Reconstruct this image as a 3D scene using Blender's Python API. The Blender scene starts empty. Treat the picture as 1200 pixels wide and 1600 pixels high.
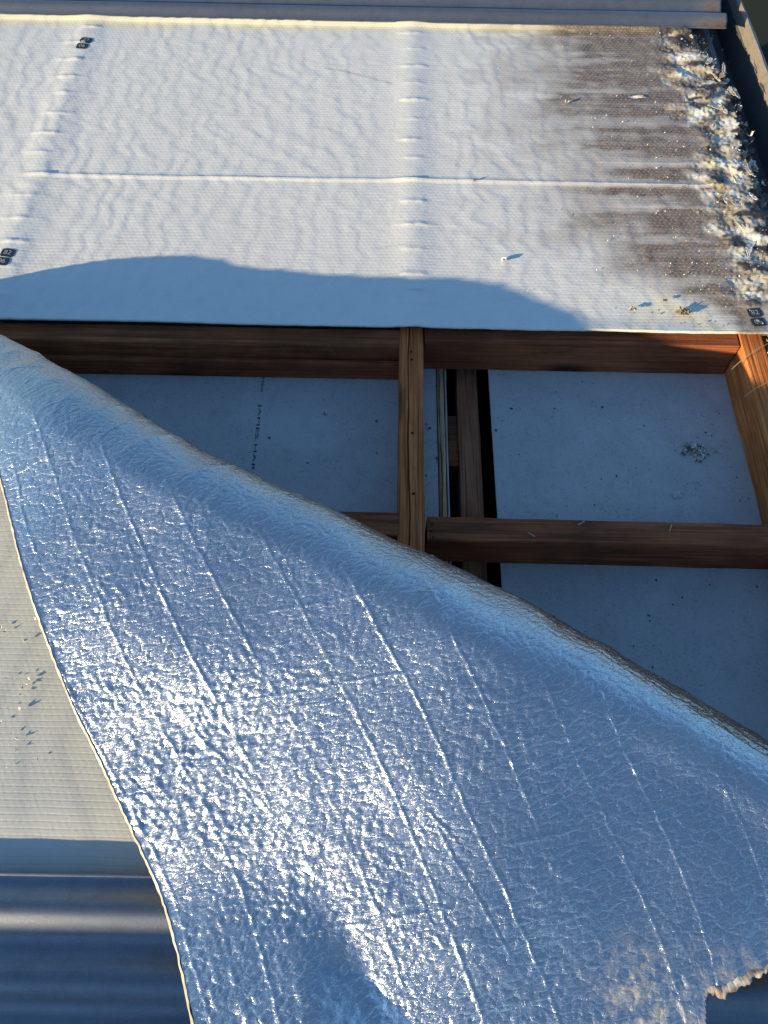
import bpy, bmesh, math, random
import numpy as np
from math import radians, sin, cos, tan, pi
from mathutils import Vector, Matrix, Euler

# ------------------------------------------------------------------ camera, sky, sun, exposure
SC = bpy.context.scene
COL = SC.collection
CAM_H, PITCH, ROLL, FPX = 1.15, radians(61.6), math.atan(0.019), 1164.0
cam_d = bpy.data.cameras.new("camera")
cam = bpy.data.objects.new("camera", cam_d)
COL.objects.link(cam)
cam_d.sensor_fit = 'HORIZONTAL'
cam_d.sensor_width = 36.0
cam_d.lens = 36.0 * FPX / 1200.0
cam_d.clip_start, cam_d.clip_end = 0.02, 2000.0
_c, _s = cos(ROLL), sin(ROLL)
_dn = Vector((0, -sin(PITCH), -cos(PITCH)))
_right = Vector((_c, 0, 0)) - _s * _dn
_down = Vector((_s, 0, 0)) + _c * _dn
_back = -Vector((0, cos(PITCH), -sin(PITCH)))
cam.matrix_world = Matrix(((_right.x, -_down.x, _back.x, 0), (_right.y, -_down.y, _back.y, 0),
                           (_right.z, -_down.z, _back.z, CAM_H), (0, 0, 0, 1)))
SC.camera = cam

SUN_EL, SUN_AZ = radians(12.8), radians(32.0)        # the sun stands low, to the near left
sun_from = Vector((-cos(SUN_AZ) * cos(SUN_EL), -sin(SUN_AZ) * cos(SUN_EL), sin(SUN_EL)))
W = bpy.data.worlds.new("World")
SC.world = W
W.use_nodes = True
wn = W.node_tree
wn.nodes.clear()
sky = wn.nodes.new("ShaderNodeTexSky")
sky.sky_type = 'NISHITA'
sky.sun_disc = False
sky.sun_elevation = SUN_EL
sky.sun_rotation = math.atan2(sun_from.x, sun_from.y)
sky.air_density, sky.dust_density, sky.ozone_density = 1.0, 0.45, 1.25
bg = wn.nodes.new("ShaderNodeBackground")
bg.inputs[1].default_value = 0.098
wo = wn.nodes.new("ShaderNodeOutputWorld")
wb = wn.nodes.new("ShaderNodeMix")                     # white balance of the picture, the same over the whole sky
wb.data_type, wb.blend_type = 'RGBA', 'MULTIPLY'
wb.inputs[0].default_value = 1.0
wb.inputs[7].default_value = (0.70, 0.99, 1.29, 1.0)
wn.links.new(sky.outputs[0], wb.inputs[6])
wn.links.new(wb.outputs[2], bg.inputs[0])
wn.links.new(bg.outputs[0], wo.inputs[0])
sun_d = bpy.data.lights.new("sun", 'SUN')
sun_d.energy = 5.0
sun_d.angle = radians(0.55)
sun_d.color = (1.0, 0.80, 0.50)
sun = bpy.data.objects.new("sun", sun_d)
sun.rotation_euler = sun_from.to_track_quat('Z', 'Y').to_euler()
sun.location = (-3, -2, 3)
COL.objects.link(sun)
SC.view_settings.view_transform = 'Standard'
SC.view_settings.look = 'None'
SC.view_settings.gamma = 1.0
SC.view_settings.use_curve_mapping = False
SC.view_settings.exposure = 1.0


# ------------------------------------------------------------------ helpers
def tag(o, label=None, cat=None, group=None, kind=None):
    if label: o["label"] = label
    if cat: o["category"] = cat
    if group: o["group"] = group
    if kind: o["kind"] = kind
    return o

def empty(name, loc=(0, 0, 0)):
    o = bpy.data.objects.new(name, None)
    o.location = loc
    o.empty_display_size = 0.05
    COL.objects.link(o)
    return o

def link(name, me, mat=None, parent=None, loc=None):
    o = bpy.data.objects.new(name, me)
    if mat is not None and not me.materials:
        me.materials.append(mat)
    if parent is not None:
        o.parent = parent
        if parent.location.length:
            o.matrix_parent_inverse = Matrix.Translation(-parent.location)
    if loc is not None: o.location = loc
    COL.objects.link(o)
    return o

def pydata(name, v, f, smooth=False):
    me = bpy.data.meshes.new(name)
    me.from_pydata([tuple(map(float, p)) for p in v], [], f)
    me.update()
    if smooth:
        me.polygons.foreach_set("use_smooth", [True] * len(me.polygons))
    return me

def grid_mesh(name, P, keep=None, uv=None, attrs=None):
    """P: (ny,nx,3) array; keep: bool per vertex"""
    ny, nx = P.shape[:2]
    idx = np.arange(ny * nx).reshape(ny, nx)
    a, b, c, d = idx[:-1, :-1], idx[:-1, 1:], idx[1:, 1:], idx[1:, :-1]
    q = np.stack([a, b, c, d], -1).reshape(-1, 4)
    if keep is not None:
        k = keep.reshape(-1)
        q = q[k[q].all(1)]
    used = np.unique(q)
    remap = np.full(ny * nx, -1, np.int64)
    remap[used] = np.arange(len(used))
    q = remap[q]
    V = P.reshape(-1, 3)[used]
    me = bpy.data.meshes.new(name)
    me.vertices.add(len(V)); me.vertices.foreach_set("co", V.astype(np.float32).ravel())
    me.loops.add(len(q) * 4); me.loops.foreach_set("vertex_index", q.astype(np.int32).ravel())
    me.polygons.add(len(q))
    me.polygons.foreach_set("loop_start", (np.arange(len(q)) * 4).astype(np.int32))
    me.polygons.foreach_set("use_smooth", np.ones(len(q), bool))
    me.update(calc_edges=True)
    if uv is not None:
        l = me.uv_layers.new(name="UVMap")
        l.data.foreach_set("uv", uv.reshape(-1, 2)[used][q.ravel()].astype(np.float32).ravel())
    for n, arr in (attrs or {}).items():
        at = me.attributes.new(n, 'FLOAT', 'POINT')
        at.data.foreach_set("value", arr.reshape(-1)[used].astype(np.float32))
    me.validate()
    return me

def sstep(a, b, x):
    t = np.clip((x - a) / (b - a), 0, 1)
    return t * t * (3 - 2 * t)

def _hash(ix, iy, seed):
    h = (ix.astype(np.int64) * 374761393 + iy.astype(np.int64) * 668265263 + seed * 974711) & 0xffffffff
    h = ((h ^ (h >> 13)) * 1274126177) & 0xffffffff
    h = ((h ^ (h >> 16)) * 2246822519) & 0xffffffff
    return (h ^ (h >> 15)) & 0xffff

def pn(x, y, seed=0):
    """gradient noise, about -1..1"""
    x, y = np.broadcast_arrays(np.asarray(x, float), np.asarray(y, float))
    ix, iy = np.floor(x), np.floor(y)
    fx, fy = x - ix, y - iy
    u, v = fx * fx * fx * (fx * (fx * 6 - 15) + 10), fy * fy * fy * (fy * (fy * 6 - 15) + 10)
    def g(dx, dy):
        a = _hash(ix + dx, iy + dy, seed) * (2 * pi / 65536.0)
        return np.cos(a) * (fx - dx) + np.sin(a) * (fy - dy)
    return 1.5 * ((g(0, 0) * (1 - u) + g(1, 0) * u) * (1 - v) + (g(0, 1) * (1 - u) + g(1, 1) * u) * v)

def ridge(x, y, seed=0, p=3.0):
    return np.clip(1 - np.abs(pn(x, y, seed)) * 1.4, 0, 1) ** p

# ------------------------------------------------------------------ materials
class NT:
    def __init__(s, name):
        s.m = bpy.data.materials.new(name)
        s.m.use_nodes = True
        s.t = s.m.node_tree
        s.b = s.t.nodes["Principled BSDF"]
    def n(s, typ, **kw):
        nd = s.t.nodes.new("ShaderNode" + typ)
        for k, v in kw.items(): setattr(nd, k, v)
        return nd
    def set(s, sock, v):
        if isinstance(v, bpy.types.NodeSocket): s.t.links.new(v, sock)
        else: sock.default_value = v
    def math(s, op, a, b=None, c=None, clamp=False):
        nd = s.n("Math", operation=op, use_clamp=clamp)
        s.set(nd.inputs[0], a)
        if b is not None: s.set(nd.inputs[1], b)
        if c is not None: s.set(nd.inputs[2], c)
        return nd.outputs[0]
    def mix(s, f, a, b, mode='MIX'):
        nd = s.n("Mix", data_type='RGBA', blend_type=mode)
        s.set(nd.inputs[0], f)
        for i, v in ((6, a), (7, b)):
            s.set(nd.inputs[i], v if isinstance(v, bpy.types.NodeSocket) else (*v, 1.0))
        return nd.outputs[2]
    def coord(s, kind="Object", scale=(1, 1, 1), rot=(0, 0, 0)):
        tc = s.n("TexCoord")
        mp = s.n("Mapping")
        s.t.links.new(tc.outputs[kind], mp.inputs[0])
        mp.inputs[2].default_value = rot
        mp.inputs[3].default_value = scale
        return mp.outputs[0]
    def noise(s, vec, scale, detail=4, rough=0.55, dist=0.0, col=False):
        nd = s.n("TexNoise")
        s.set(nd.inputs["Vector"], vec)
        nd.inputs["Scale"].default_value = scale
        nd.inputs["Detail"].default_value = detail
        nd.inputs["Roughness"].default_value = rough
        nd.inputs["Distortion"].default_value = dist
        return nd.outputs[1 if col else 0]
    def ramp(s, fac, stops, interp='LINEAR'):
        nd = s.n("ValToRGB")
        nd.color_ramp.interpolation = interp
        cr = nd.color_ramp
        while len(cr.elements) > 1: cr.elements.remove(cr.elements[-1])
        for i, (p, c) in enumerate(stops):
            e = cr.elements[0] if i == 0 else cr.elements.new(p)
            e.position = p
            c = (c, c, c) if isinstance(c, (int, float)) else c
            e.color = (*c, 1)
        s.set(nd.inputs[0], fac)
        return nd.outputs[0]
    def attr(s, name):
        return s.n("Attribute", attribute_name=name).outputs["Fac"]
    def bump(s, h, strength=1.0, dist=0.001, normal=None):
        nd = s.n("Bump")
        nd.inputs["Strength"].default_value = strength
        nd.inputs["Distance"].default_value = dist
        s.set(nd.inputs["Height"], h)
        if normal is not None: s.set(nd.inputs["Normal"], normal)
        return nd.outputs[0]
    def fin(s, color=None, rough=None, metal=None, normal=None, spec=None):
        for k, v in (("Base Color", color), ("Roughness", rough), ("Metallic", metal), ("Normal", normal), ("Specular IOR Level", spec)):
            if v is not None:
                if k == "Base Color" and not isinstance(v, bpy.types.NodeSocket): v = (*v, 1.0)
                s.set(s.b.inputs[k], v)
        return s.m
    def hexa(s, vec, pitch):
        """rows of bubbles, 0..1"""
        sx = s.n("SeparateXYZ"); s.set(sx.inputs[0], vec)
        x, y = sx.outputs[0], sx.outputs[1]
        k = 2 * pi / pitch
        a = s.math('COSINE', s.math('MULTIPLY', y, k * 1.1547))
        xs = s.math('MULTIPLY', x, k); ys = s.math('MULTIPLY', y, k * 0.57735)
        b = s.math('COSINE', s.math('ADD', xs, ys))
        c = s.math('COSINE', s.math('SUBTRACT', xs, ys))
        return s.math('DIVIDE', s.math('ADD', s.math('ADD', a, b), s.math('ADD', c, 1.5)), 4.5), a

def mat_white(name, aged=True, dull=(1, 1, 1)):
    t = NT(name)
    uvn = t.n("UVMap").outputs[0]
    wob = t.n("VectorMath", operation='SCALE')
    nz = t.noise(uvn, 9, 2, 0.5, col=True)
    t.t.links.new(nz, wob.inputs[0]); wob.inputs[3].default_value = 0.006
    add = t.n("VectorMath", operation='ADD')
    t.t.links.new(uvn, add.inputs[0]); t.t.links.new(wob.outputs[0], add.inputs[1])
    hx, rows = t.hexa(add.outputs[0], 0.0108)
    groove = t.math('POWER', t.math('MULTIPLY', t.math('ADD', rows, 1.0), 0.5), 6.0)
    fine = t.noise(uvn, 420, 3, 0.6)
    puck = t.noise(t.n('UVMap').outputs[0], 70, 4, 0.6, 0.5)
    hgt = t.math('ADD', t.math('ADD', t.math('MULTIPLY', hx, 0.22), t.math('MULTIPLY', groove, -0.55)), t.math('ADD', t.math('MULTIPLY', fine, 0.35), t.math('MULTIPLY', puck, 0.8)))
    nrm = t.bump(hgt, 0.5, 0.0008)
    big = t.noise(uvn, 3.5, 5, 0.6)
    mid = t.noise(uvn, 28, 5, 0.65)
    base = t.mix(t.math('MULTIPLY', big, 0.9), tuple(d * x for d, x in zip(dull, (0.64, 0.635, 0.59))), tuple(d * x for d, x in zip(dull, (0.72, 0.71, 0.665))))
    base = t.mix(t.ramp(mid, [(0.45, 0.0), (0.8, 0.5)]), base, (0.56, 0.545, 0.50))
    spk = t.noise(uvn, 260, 2, 0.5)
    base = t.mix(t.ramp(spk, [(0.69, 0.0), (0.74, 0.7)]), base, (0.26, 0.22, 0.17))
    rough = 0.5
    if aged:
        st, ch, ed = t.attr("stain"), t.attr("char"), t.attr("cream")
        fs = t.noise(uvn, 190, 4, 0.7)
        stc = t.mix(fs, (0.085, 0.043, 0.019), (0.21, 0.122, 0.062))
        stm = t.math('MULTIPLY', st, t.ramp(fs, [(0.3, 1.0), (0.72, 0.62)]), clamp=True)
        base = t.mix(ed, base, (0.78, 0.69, 0.42))
        base = t.mix(stm, base, stc)
        base = t.mix(t.math('MULTIPLY', t.math('POWER', st, 3.0), t.ramp(t.noise(uvn, 24, 6, 0.7, 0.8), [(0.40, 0.0), (0.66, 0.5)])), base, (0.035, 0.022, 0.013))
        bub = t.ramp(hx, [(0.62, 0.0), (0.95, 1.0)])
        base = t.mix(t.math('MULTIPLY', t.math('MULTIPLY', bub, st), 0.28), base, (0.70, 0.64, 0.52))
        base = t.mix(ch, base, t.mix(fs, (0.012, 0.011, 0.010), (0.09, 0.075, 0.06)))
    return t.fin(base, rough, 0.0, nrm, 0.35)

def mat_foil():
    t = NT("aluminium foil")
    uvn = t.n("UVMap").outputs[0]
    mp = t.n("Mapping"); t.t.links.new(uvn, mp.inputs[0]); mp.inputs[2].default_value = (0, 0, 0.25); mp.inputs[3].default_value = (2.2, 1.0, 1.0)
    wv = t.n("VectorMath", operation='SCALE'); t.t.links.new(t.noise(mp.outputs[0], 45, 3, 0.6, col=True), wv.inputs[0]); wv.inputs[3].default_value = 0.016
    wa = t.n("VectorMath", operation='ADD'); t.t.links.new(mp.outputs[0], wa.inputs[0]); t.t.links.new(wv.outputs[0], wa.inputs[1])
    def crackle(scale):
        vo = t.n("TexVoronoi", feature='DISTANCE_TO_EDGE', voronoi_dimensions='2D')
        t.t.links.new(wa.outputs[0], vo.inputs["Vector"]); vo.inputs["Scale"].default_value = scale
        return t.math('POWER', t.math('MINIMUM', t.math('MULTIPLY', vo.outputs["Distance"], 4.5), 1.0), 0.8)
    n2 = t.noise(uvn, 420, 4, 0.6, 0.4)
    n3 = t.noise(mp.outputs[0], 150, 4, 0.6, 1.2)
    hgt = t.math('ADD', t.math('MULTIPLY', crackle(48), 0.8), t.math('MULTIPLY', crackle(120), 0.30))
    hgt = t.math('ADD', hgt, t.math('ADD', t.math('MULTIPLY', n2, 0.04), t.math('MULTIPLY', t.math('ABSOLUTE', t.math('SUBTRACT', n3, 0.5)), -1.3)))
    nrm = t.bump(hgt, 0.60, 0.0009)
    dirt = t.attr("dirt")
    dn = t.noise(uvn, 60, 5, 0.7)
    dm = t.math('MULTIPLY', dirt, t.ramp(dn, [(0.44, 0.0), (0.72, 0.75)]), clamp=True)
    spk = t.noise(uvn, 75, 2, 0.5)
    hz = t.noise(uvn, 6, 4, 0.6)
    base = t.mix(hz, (0.57, 0.575, 0.57), (0.67, 0.675, 0.665))
    base = t.mix(dm, base, t.mix(t.noise(uvn, 150, 4, 0.7), (0.07, 0.065, 0.058), (0.22, 0.215, 0.20)))
    met = t.math('SUBTRACT', 1.0, t.math('MULTIPLY', dm, 0.8))
    rg = t.math('ADD', t.math('MULTIPLY', t.noise(uvn, 14, 5, 0.65), 0.14), 0.205)
    rg = t.math('ADD', rg, t.math('MULTIPLY', dm, 0.35))
    return t.fin(base, rg, met, nrm)

def mat_wood(name, dark, light, axis=1, scale=1.0, rough=0.6):
    t = NT(name)
    oi = t.n("ObjectInfo").outputs["Random"]
    cmb = t.n("CombineXYZ")
    for i in range(3): t.set(cmb.inputs[i], t.math('MULTIPLY', oi, 37.0 + 11 * i))
    def vec(cross, along):
        sc = [cross] * 3; sc[axis] = along
        vv = t.n("VectorMath", operation='ADD')
        t.t.links.new(t.coord("Object", tuple(sc)), vv.inputs[0]); t.t.links.new(cmb.outputs[0], vv.inputs[1])
        return vv.outputs[0]
    g1 = t.noise(vec(55, 2.2), 1.0, 5, 0.6, 0.8)
    g2 = t.noise(vec(210, 4.0), 1.0, 4, 0.6, 0.5)
    saw_ = t.noise(vec(9, 160), 1.0, 2, 0.5)                    # saw marks across the face
    k = t.noise(vec(9, 5), 1.0, 5, 0.65)
    knot = t.n("TexVoronoi", feature='F1'); t.t.links.new(vec(13, 5.5), knot.inputs["Vector"]); knot.inputs["Scale"].default_value = 0.55
    c = t.mix(t.ramp(g1, [(0.28, 0.0), (0.5, 0.55), (0.72, 1.0)]), dark, light)
    c = t.mix(t.ramp(g2, [(0.34, 0.85), (0.52, 0.0)]), c, tuple(x * 0.30 for x in dark))
    c = t.mix(t.ramp(g2, [(0.58, 0.0), (0.74, 0.5)]), c, tuple(min(1, x * 1.35) for x in light))
    c = t.mix(t.ramp(k, [(0.36, 0.75), (0.60, 0.0)]), c, tuple(x * 0.45 for x in dark))
    c = t.mix(t.ramp(knot.outputs["Distance"], [(0.07, 0.95), (0.20, 0.0)]), c, tuple(x * 0.16 for x in dark))
    hgt = t.math('ADD', t.math('ADD', t.math('MULTIPLY', g1, 0.5), t.math('MULTIPLY', g2, 0.9)), t.math('MULTIPLY', saw_, 0.25))
    return t.fin(c, t.math('ADD', t.math('MULTIPLY', g2, 0.25), rough + 0.12), 0.0, t.bump(hgt, 0.9, 0.0016), 0.2)

def mat_cement():
    t = NT("fibre cement")
    v = t.coord("Object")
    n1 = t.noise(v, 3.0, 5, 0.6)
    n2 = t.noise(v, 260, 3, 0.7)
    vs = t.coord("Object", (160, 9, 60))
    n3 = t.noise(vs, 1.0, 3, 0.6)
    c = t.mix(n1, (0.42, 0.40, 0.37), (0.54, 0.515, 0.475))
    c = t.mix(t.ramp(n2, [(0.58, 0.0), (0.68, 0.75)]), c, (0.15, 0.14, 0.125))
    c = t.mix(t.math('MULTIPLY', n3, 0.35), c, (0.31, 0.31, 0.31))
    c = t.mix(t.ramp(t.noise(v, 22, 5, 0.7), [(0.52, 0.0), (0.74, 0.4)]), c, (0.27, 0.25, 0.22))
    c = t.mix(t.ramp(t.noise(v, 6, 6, 0.7, 0.6), [(0.46, 0.0), (0.62, 0.30)]), c, (0.60, 0.585, 0.55))
    c = t.mix(t.ramp(t.noise(v, 700, 2, 0.6), [(0.60, 0.0), (0.70, 0.6)]), c, (0.20, 0.19, 0.17))
    return t.fin(c, 0.85, 0.0, t.bump(n2, 0.5, 0.0006), 0.2)

def mat_zinc(name, base, rough=0.42, metal=0.85, rust=0.0):
    t = NT(name)
    v = t.coord("Object")
    n1 = t.noise(v, 5, 5, 0.6)
    vs = t.coord("Object", (3, 60, 60))
    n2 = t.noise(vs, 1.0, 5, 0.65)
    sp = t.noise(v, 480, 3, 0.7)
    c = t.mix(n1, tuple(x * 0.78 for x in base), tuple(min(1, x * 1.15) for x in base))
    c = t.mix(t.ramp(n2, [(0.45, 0.0), (0.75, 0.5)]), c, tuple(x * 0.55 for x in base))
    if rust:
        rm = t.attr("rust")
        rr = t.math('MULTIPLY', rm, t.ramp(t.noise(v, 40, 5, 0.7), [(0.35, 0.3), (0.6, 1.0)]), clamp=True)
        c = t.mix(rr, c, (0.085, 0.045, 0.022))
        mt = t.math('MULTIPLY', t.math('SUBTRACT', 1.0, rr), metal)
    else:
        mt = metal
    rg = t.math('ADD', t.math('MULTIPLY', n2, 0.22), rough - 0.1)
    dd = t.noise(v, 30, 6, 0.7)
    c = t.mix(t.ramp(dd, [(0.48, 0.0), (0.75, 0.55)]), c, tuple(x * 0.45 + 0.03 for x in base))
    c = t.mix(t.ramp(sp, [(0.55, 0.0), (0.75, 0.6)]), c, tuple(min(1, x * 1.7) for x in base))
    return t.fin(c, rg, mt, t.bump(sp, 0.5, 0.0006))

def mat_plain(name, a, b=None, rough=0.8, scale=40, metal=0.0, bmp=0.4):
    t = NT(name)
    v = t.coord("Object")
    n = t.noise(v, scale, 5, 0.65)
    return t.fin(t.mix(n, a, b or tuple(x * 0.55 for x in a)), rough, metal, t.bump(n, bmp, 0.001), 0.25)

def mat_flakes():
    t = NT("flaking film")
    v = t.coord("Object")
    tone = t.attr("tone")
    c = t.ramp(tone, [(0.0, (0.03, 0.026, 0.022)), (0.16, (0.14, 0.105, 0.07)), (0.36, (0.34, 0.26, 0.17)), (0.5, (0.55, 0.46, 0.33)),
                      (0.7, (0.52, 0.47, 0.38)), (1.0, (0.66, 0.65, 0.61))])
    n = t.noise(v, 220, 4, 0.7)
    c = t.mix(t.ramp(n, [(0.48, 0.0), (0.70, 0.7)]), c, (0.20, 0.145, 0.09))
    return t.fin(c, 0.45, 0.0, t.bump(n, 0.5, 0.0008), 0.5)

M = {}
M['white'] = mat_white("white facing film", True)
M['white_plain'] = mat_white("white facing film plain", True, (0.74, 0.765, 0.755))
M['foil'] = mat_foil()
M['rafter'] = mat_wood("oregon rafter", (0.40, 0.108, 0.030), (0.68, 0.218, 0.068), 1)
M['rafter_red'] = mat_wood("red oregon", (0.50, 0.145, 0.038), (0.80, 0.28, 0.075), 1)
M['noggin'] = mat_wood("brown noggin", (0.27, 0.086, 0.031), (0.48, 0.165, 0.060), 0)
M['noggin_dark'] = mat_wood("dark noggin", (0.24, 0.070, 0.027), (0.42, 0.132, 0.050), 0)
M['joist'] = mat_wood("dusty joist", (0.36, 0.13, 0.062), (0.56, 0.235, 0.115), 1)
M['strip'] = mat_wood("pale strip", (0.48, 0.29, 0.14), (0.72, 0.48, 0.26), 1)
M['cement'] = mat_cement()
M['zinc'] = mat_zinc("weathered zinc roofing", (0.225, 0.24, 0.262), 0.42, 0.8, 1.0)
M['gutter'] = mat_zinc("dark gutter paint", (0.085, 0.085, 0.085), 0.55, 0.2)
M['lip'] = mat_zinc("tan gutter lip", (0.24, 0.205, 0.165), 0.55, 0.2)  # lighter and browner than the trough
M['flake'] = mat_flakes()
M['ink'] = mat_plain("print ink", (0.035, 0.045, 0.055), (0.02, 0.025, 0.03), 0.5, 60, bmp=0.05)
M['ink_light'] = mat_plain("print gap", (0.40, 0.42, 0.43), (0.28, 0.30, 0.32), 0.5, 60, bmp=0.05)
M['black_ink'] = mat_plain("stencil ink", (0.02, 0.022, 0.026), (0.05, 0.05, 0.055), 0.8, 900, bmp=0.05)
M['void'] = mat_plain("painted void shade", (0.02, 0.018, 0.016), None, 0.95, 10)  # near-black colour stands in for the shade down in the gap
M['dirt'] = mat_plain("dark dirt", (0.035, 0.028, 0.022), (0.015, 0.012, 0.01), 0.9, 120)
M['straw'] = mat_plain("dry stalk", (0.55, 0.43, 0.25), (0.38, 0.28, 0.15), 0.7, 90)
M['brown'] = mat_plain("brown clump", (0.20, 0.125, 0.07), (0.06, 0.038, 0.022), 0.9, 160)
M['ground'] = mat_plain("yard ground", (0.014, 0.022, 0.012), (0.024, 0.026, 0.017), 0.95, 3)
M['wall'] = mat_plain("house wall", (0.45, 0.42, 0.38), (0.38, 0.35, 0.32), 0.9, 12)
M['red'] = mat_plain("red scrap", (0.20, 0.03, 0.025), (0.08, 0.012, 0.012), 0.6, 120)
M['rustflange'] = mat_plain("rusty flange", (0.16, 0.085, 0.05), (0.055, 0.032, 0.022), 0.85, 70)
M['nail'] = mat_plain("nail hole", (0.012, 0.010, 0.009), None, 0.8, 60)

# ------------------------------------------------------------------ setting
def box(name, lo, hi, mat, parent=None, bevel=0.0):
    bm = bmesh.new()
    bmesh.ops.create_cube(bm, size=1.0)
    for v in bm.verts:
        v.co = Vector(((lo[i] + hi[i]) / 2 + v.co[i] * (hi[i] - lo[i])) for i in range(3))
    if bevel:
        bmesh.ops.bevel(bm, geom=bm.edges[:], offset=bevel, segments=2, affect='EDGES', profile=0.6)
    me = bpy.data.meshes.new(name)
    bm.to_mesh(me); bm.free()
    return link(name, me, mat, parent)

g = pydata("ground", [(-600, -600, -3.2), (600, -600, -3.2), (600, 600, -3.2), (-600, 600, -3.2)], [(0, 1, 2, 3)])
tag(link("ground", g, M['ground']), kind="structure")
tag(box("wall", (-2.35, -2.4, -3.2), (0.86, 4.0, -0.46), M['wall']), kind="structure")
tag(box("void_shade_sheet", (-2.34, -2.3, -0.455), (0.86, 3.9, -0.44), M['void']), kind="structure")  # added sheet, painted dark so the gap between the boards goes black

for lo, hi in (((-2.35, -2.36, -0.44), (0.86, -2.31, -0.02)), ((-2.35, 3.91, -0.44), (0.86, 3.96, 0.0)), ((-1.83, -2.30, -0.44), (-1.78, 3.90, -0.002)), ((0.775, -2.30, -0.44), (0.84, 3.90, -0.02))):
    tag(box("wall", lo, hi, M['wall']), kind="structure")  # unseen skirts added to keep the sun out of the roof void
# wooded rise beyond the far and right side of the house
az = np.linspace(radians(-35), radians(125), 220)
rad = np.linspace(38, 120, 16)
A, Rd = np.meshgrid(az, rad)
hz = -3.2 + sstep(38, 70, Rd) * (13 + 5.5 * pn(A * 5, Rd * 0.03, 11) + 2.5 * pn(A * 22, Rd * 0.1, 12) + 1.2 * pn(A * 70, Rd * 0.3, 13)) * sstep(120, 100, Rd) * sstep(radians(-35), radians(-15), A) * sstep(radians(125), radians(100), A)
hl = link("hill", grid_mesh("hill", np.stack([Rd * np.cos(A), Rd * np.sin(A), hz], -1)), mat_plain("wooded hill", (0.030, 0.042, 0.018), (0.055, 0.060, 0.030), 0.95, 0.6))
tag(hl, kind="structure")

# ------------------------------------------------------------------ corrugated roofing
def corrugated(name, y0, y1, x0, x1, crest_y, zoff, label, ragged=0.0, step=0.004, pit=0.076, amp=0.0085):
    ny = int((y1 - y0) / step) + 1
    ys = np.linspace(y0, y1, ny)
    xs = np.concatenate([np.linspace(x0, x1 - 0.3, 40)[:-1], np.linspace(x1 - 0.3, x1, 60)])
    X, Y = np.meshgrid(xs, ys)
    Z = zoff + amp * np.cos((Y - crest_y) * 2 * pi / pit) + 0.0008 * pn(X * 2.5, Y * 9, 5) + 0.0004 * pn(X * 9, Y * 25, 6)
    X = X + 0.002 * pn(Y * 60, Y * 0, 4) * (X > x1 - 0.01)
    rust = sstep(x1 - 0.11, x1 - 0.01, X + 0.05 * pn(Y * 30, X * 12, 8)) * (0.5 + 0.5 * np.cos((Y - crest_y) * 2 * pi / pit + 2.3))
    root = empty(name, ((x0 + x1) / 2, (y0 + y1) / 2, zoff))
    me = grid_mesh("sheet", np.stack([X, Y, Z], -1), attrs={"rust": rust})
    sh = link("sheet", me, M['zinc'], root)
    md = sh.modifiers.new("thickness", 'SOLIDIFY'); md.thickness = 0.0012; md.offset = -1
    return tag(root, label, "roof sheet"), sh

up_roof, _ = corrugated("corrugated_roof_sheet", 2.106, 4.0, -2.35, 0.895, 2.143, 0.026,
                        "grey corrugated roof sheet above the white insulation at the top edge")
lo_roof, _ = corrugated("corrugated_roof_sheet", -2.4, 0.043, -2.35, 0.98, -0.004, 0.029,
                        "dark shaded corrugated roof sheet below the lower white sheet")

# ------------------------------------------------------------------ roof timbers
def timber(name, p0, p1, w, hgt, mat, label, cat="timber", groove=None, seed=1, axis=1, wob=0.0012):
    """long timber with arrises eased; p0,p1 = centres of the top face ends"""
    r = 0.0025
    prof = [(-w / 2, -hgt + r), (-w / 2, -r), (-w / 2 + r, 0)]
    if groove is not None:
        gx = -w / 2 + groove * w
        prof += [(gx - 0.0022, 0), (gx - 0.0006, -0.006), (gx + 0.0014, 0)]
    prof += [(w / 2 - r, 0), (w / 2, -r), (w / 2, -hgt + r), (w / 2 - r, -hgt), (-w / 2 + r, -hgt)]
    L = (Vector(p1) - Vector(p0)).length
    n = max(2, int(L / 0.02))
    d = (Vector(p1) - Vector(p0)).normalized()
    side = d.cross(Vector((0, 0, 1))).normalized()
    V, F = [], []
    rr = random.Random(seed)
    k = len(prof)
    offs = [rr.uniform(0, 50) for _ in range(k)]
    for i in range(n + 1):
        c = Vector(p0).lerp(Vector(p1), i / n)
        for j, (a, b) in enumerate(prof):
            o = wob * float(pn(i * 0.23 + offs[j], offs[j] * 1.7, seed))
            if groove is not None and 3 <= j <= 5:
                o = 0.004 * float(pn(i * 0.11, 3.3, seed)) + 0.0010 * float(pn(i * 0.7, 7.3, seed))
            V.append(c + side * (a + o) + Vector((0, 0, b + 0.4 * wob * float(pn(i * 0.3 + offs[j], 9.1, seed)))))
    for i in range(n):
        for j in range(k):
            a, b = i * k + j, i * k + (j + 1) % k
            F.append((a, b, b + k, a + k))
    F.append(tuple(range(k))[::-1]); F.append(tuple(range(n * k, n * k + k)))
    me = pydata(name, V, F)
    bm = bmesh.new(); bm.from_mesh(me); bmesh.ops.recalc_face_normals(bm, faces=bm.faces); bm.to_mesh(me); bm.free()
    o = link(name, me, mat)
    tag(o, label, cat)
    return o

def nail(parent, x, y, z, r=0.0028):
    bm = bmesh.new()
    bmesh.ops.create_cone(bm, cap_ends=True, segments=9, radius1=r, radius2=r * 0.8, depth=0.0012)
    bmesh.ops.translate(bm, verts=bm.verts, vec=(x, y, z))
    me = bpy.data.meshes.new("nail"); bm.to_mesh(me); bm.free()
    return link("nail", me, M['nail'], parent)

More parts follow.
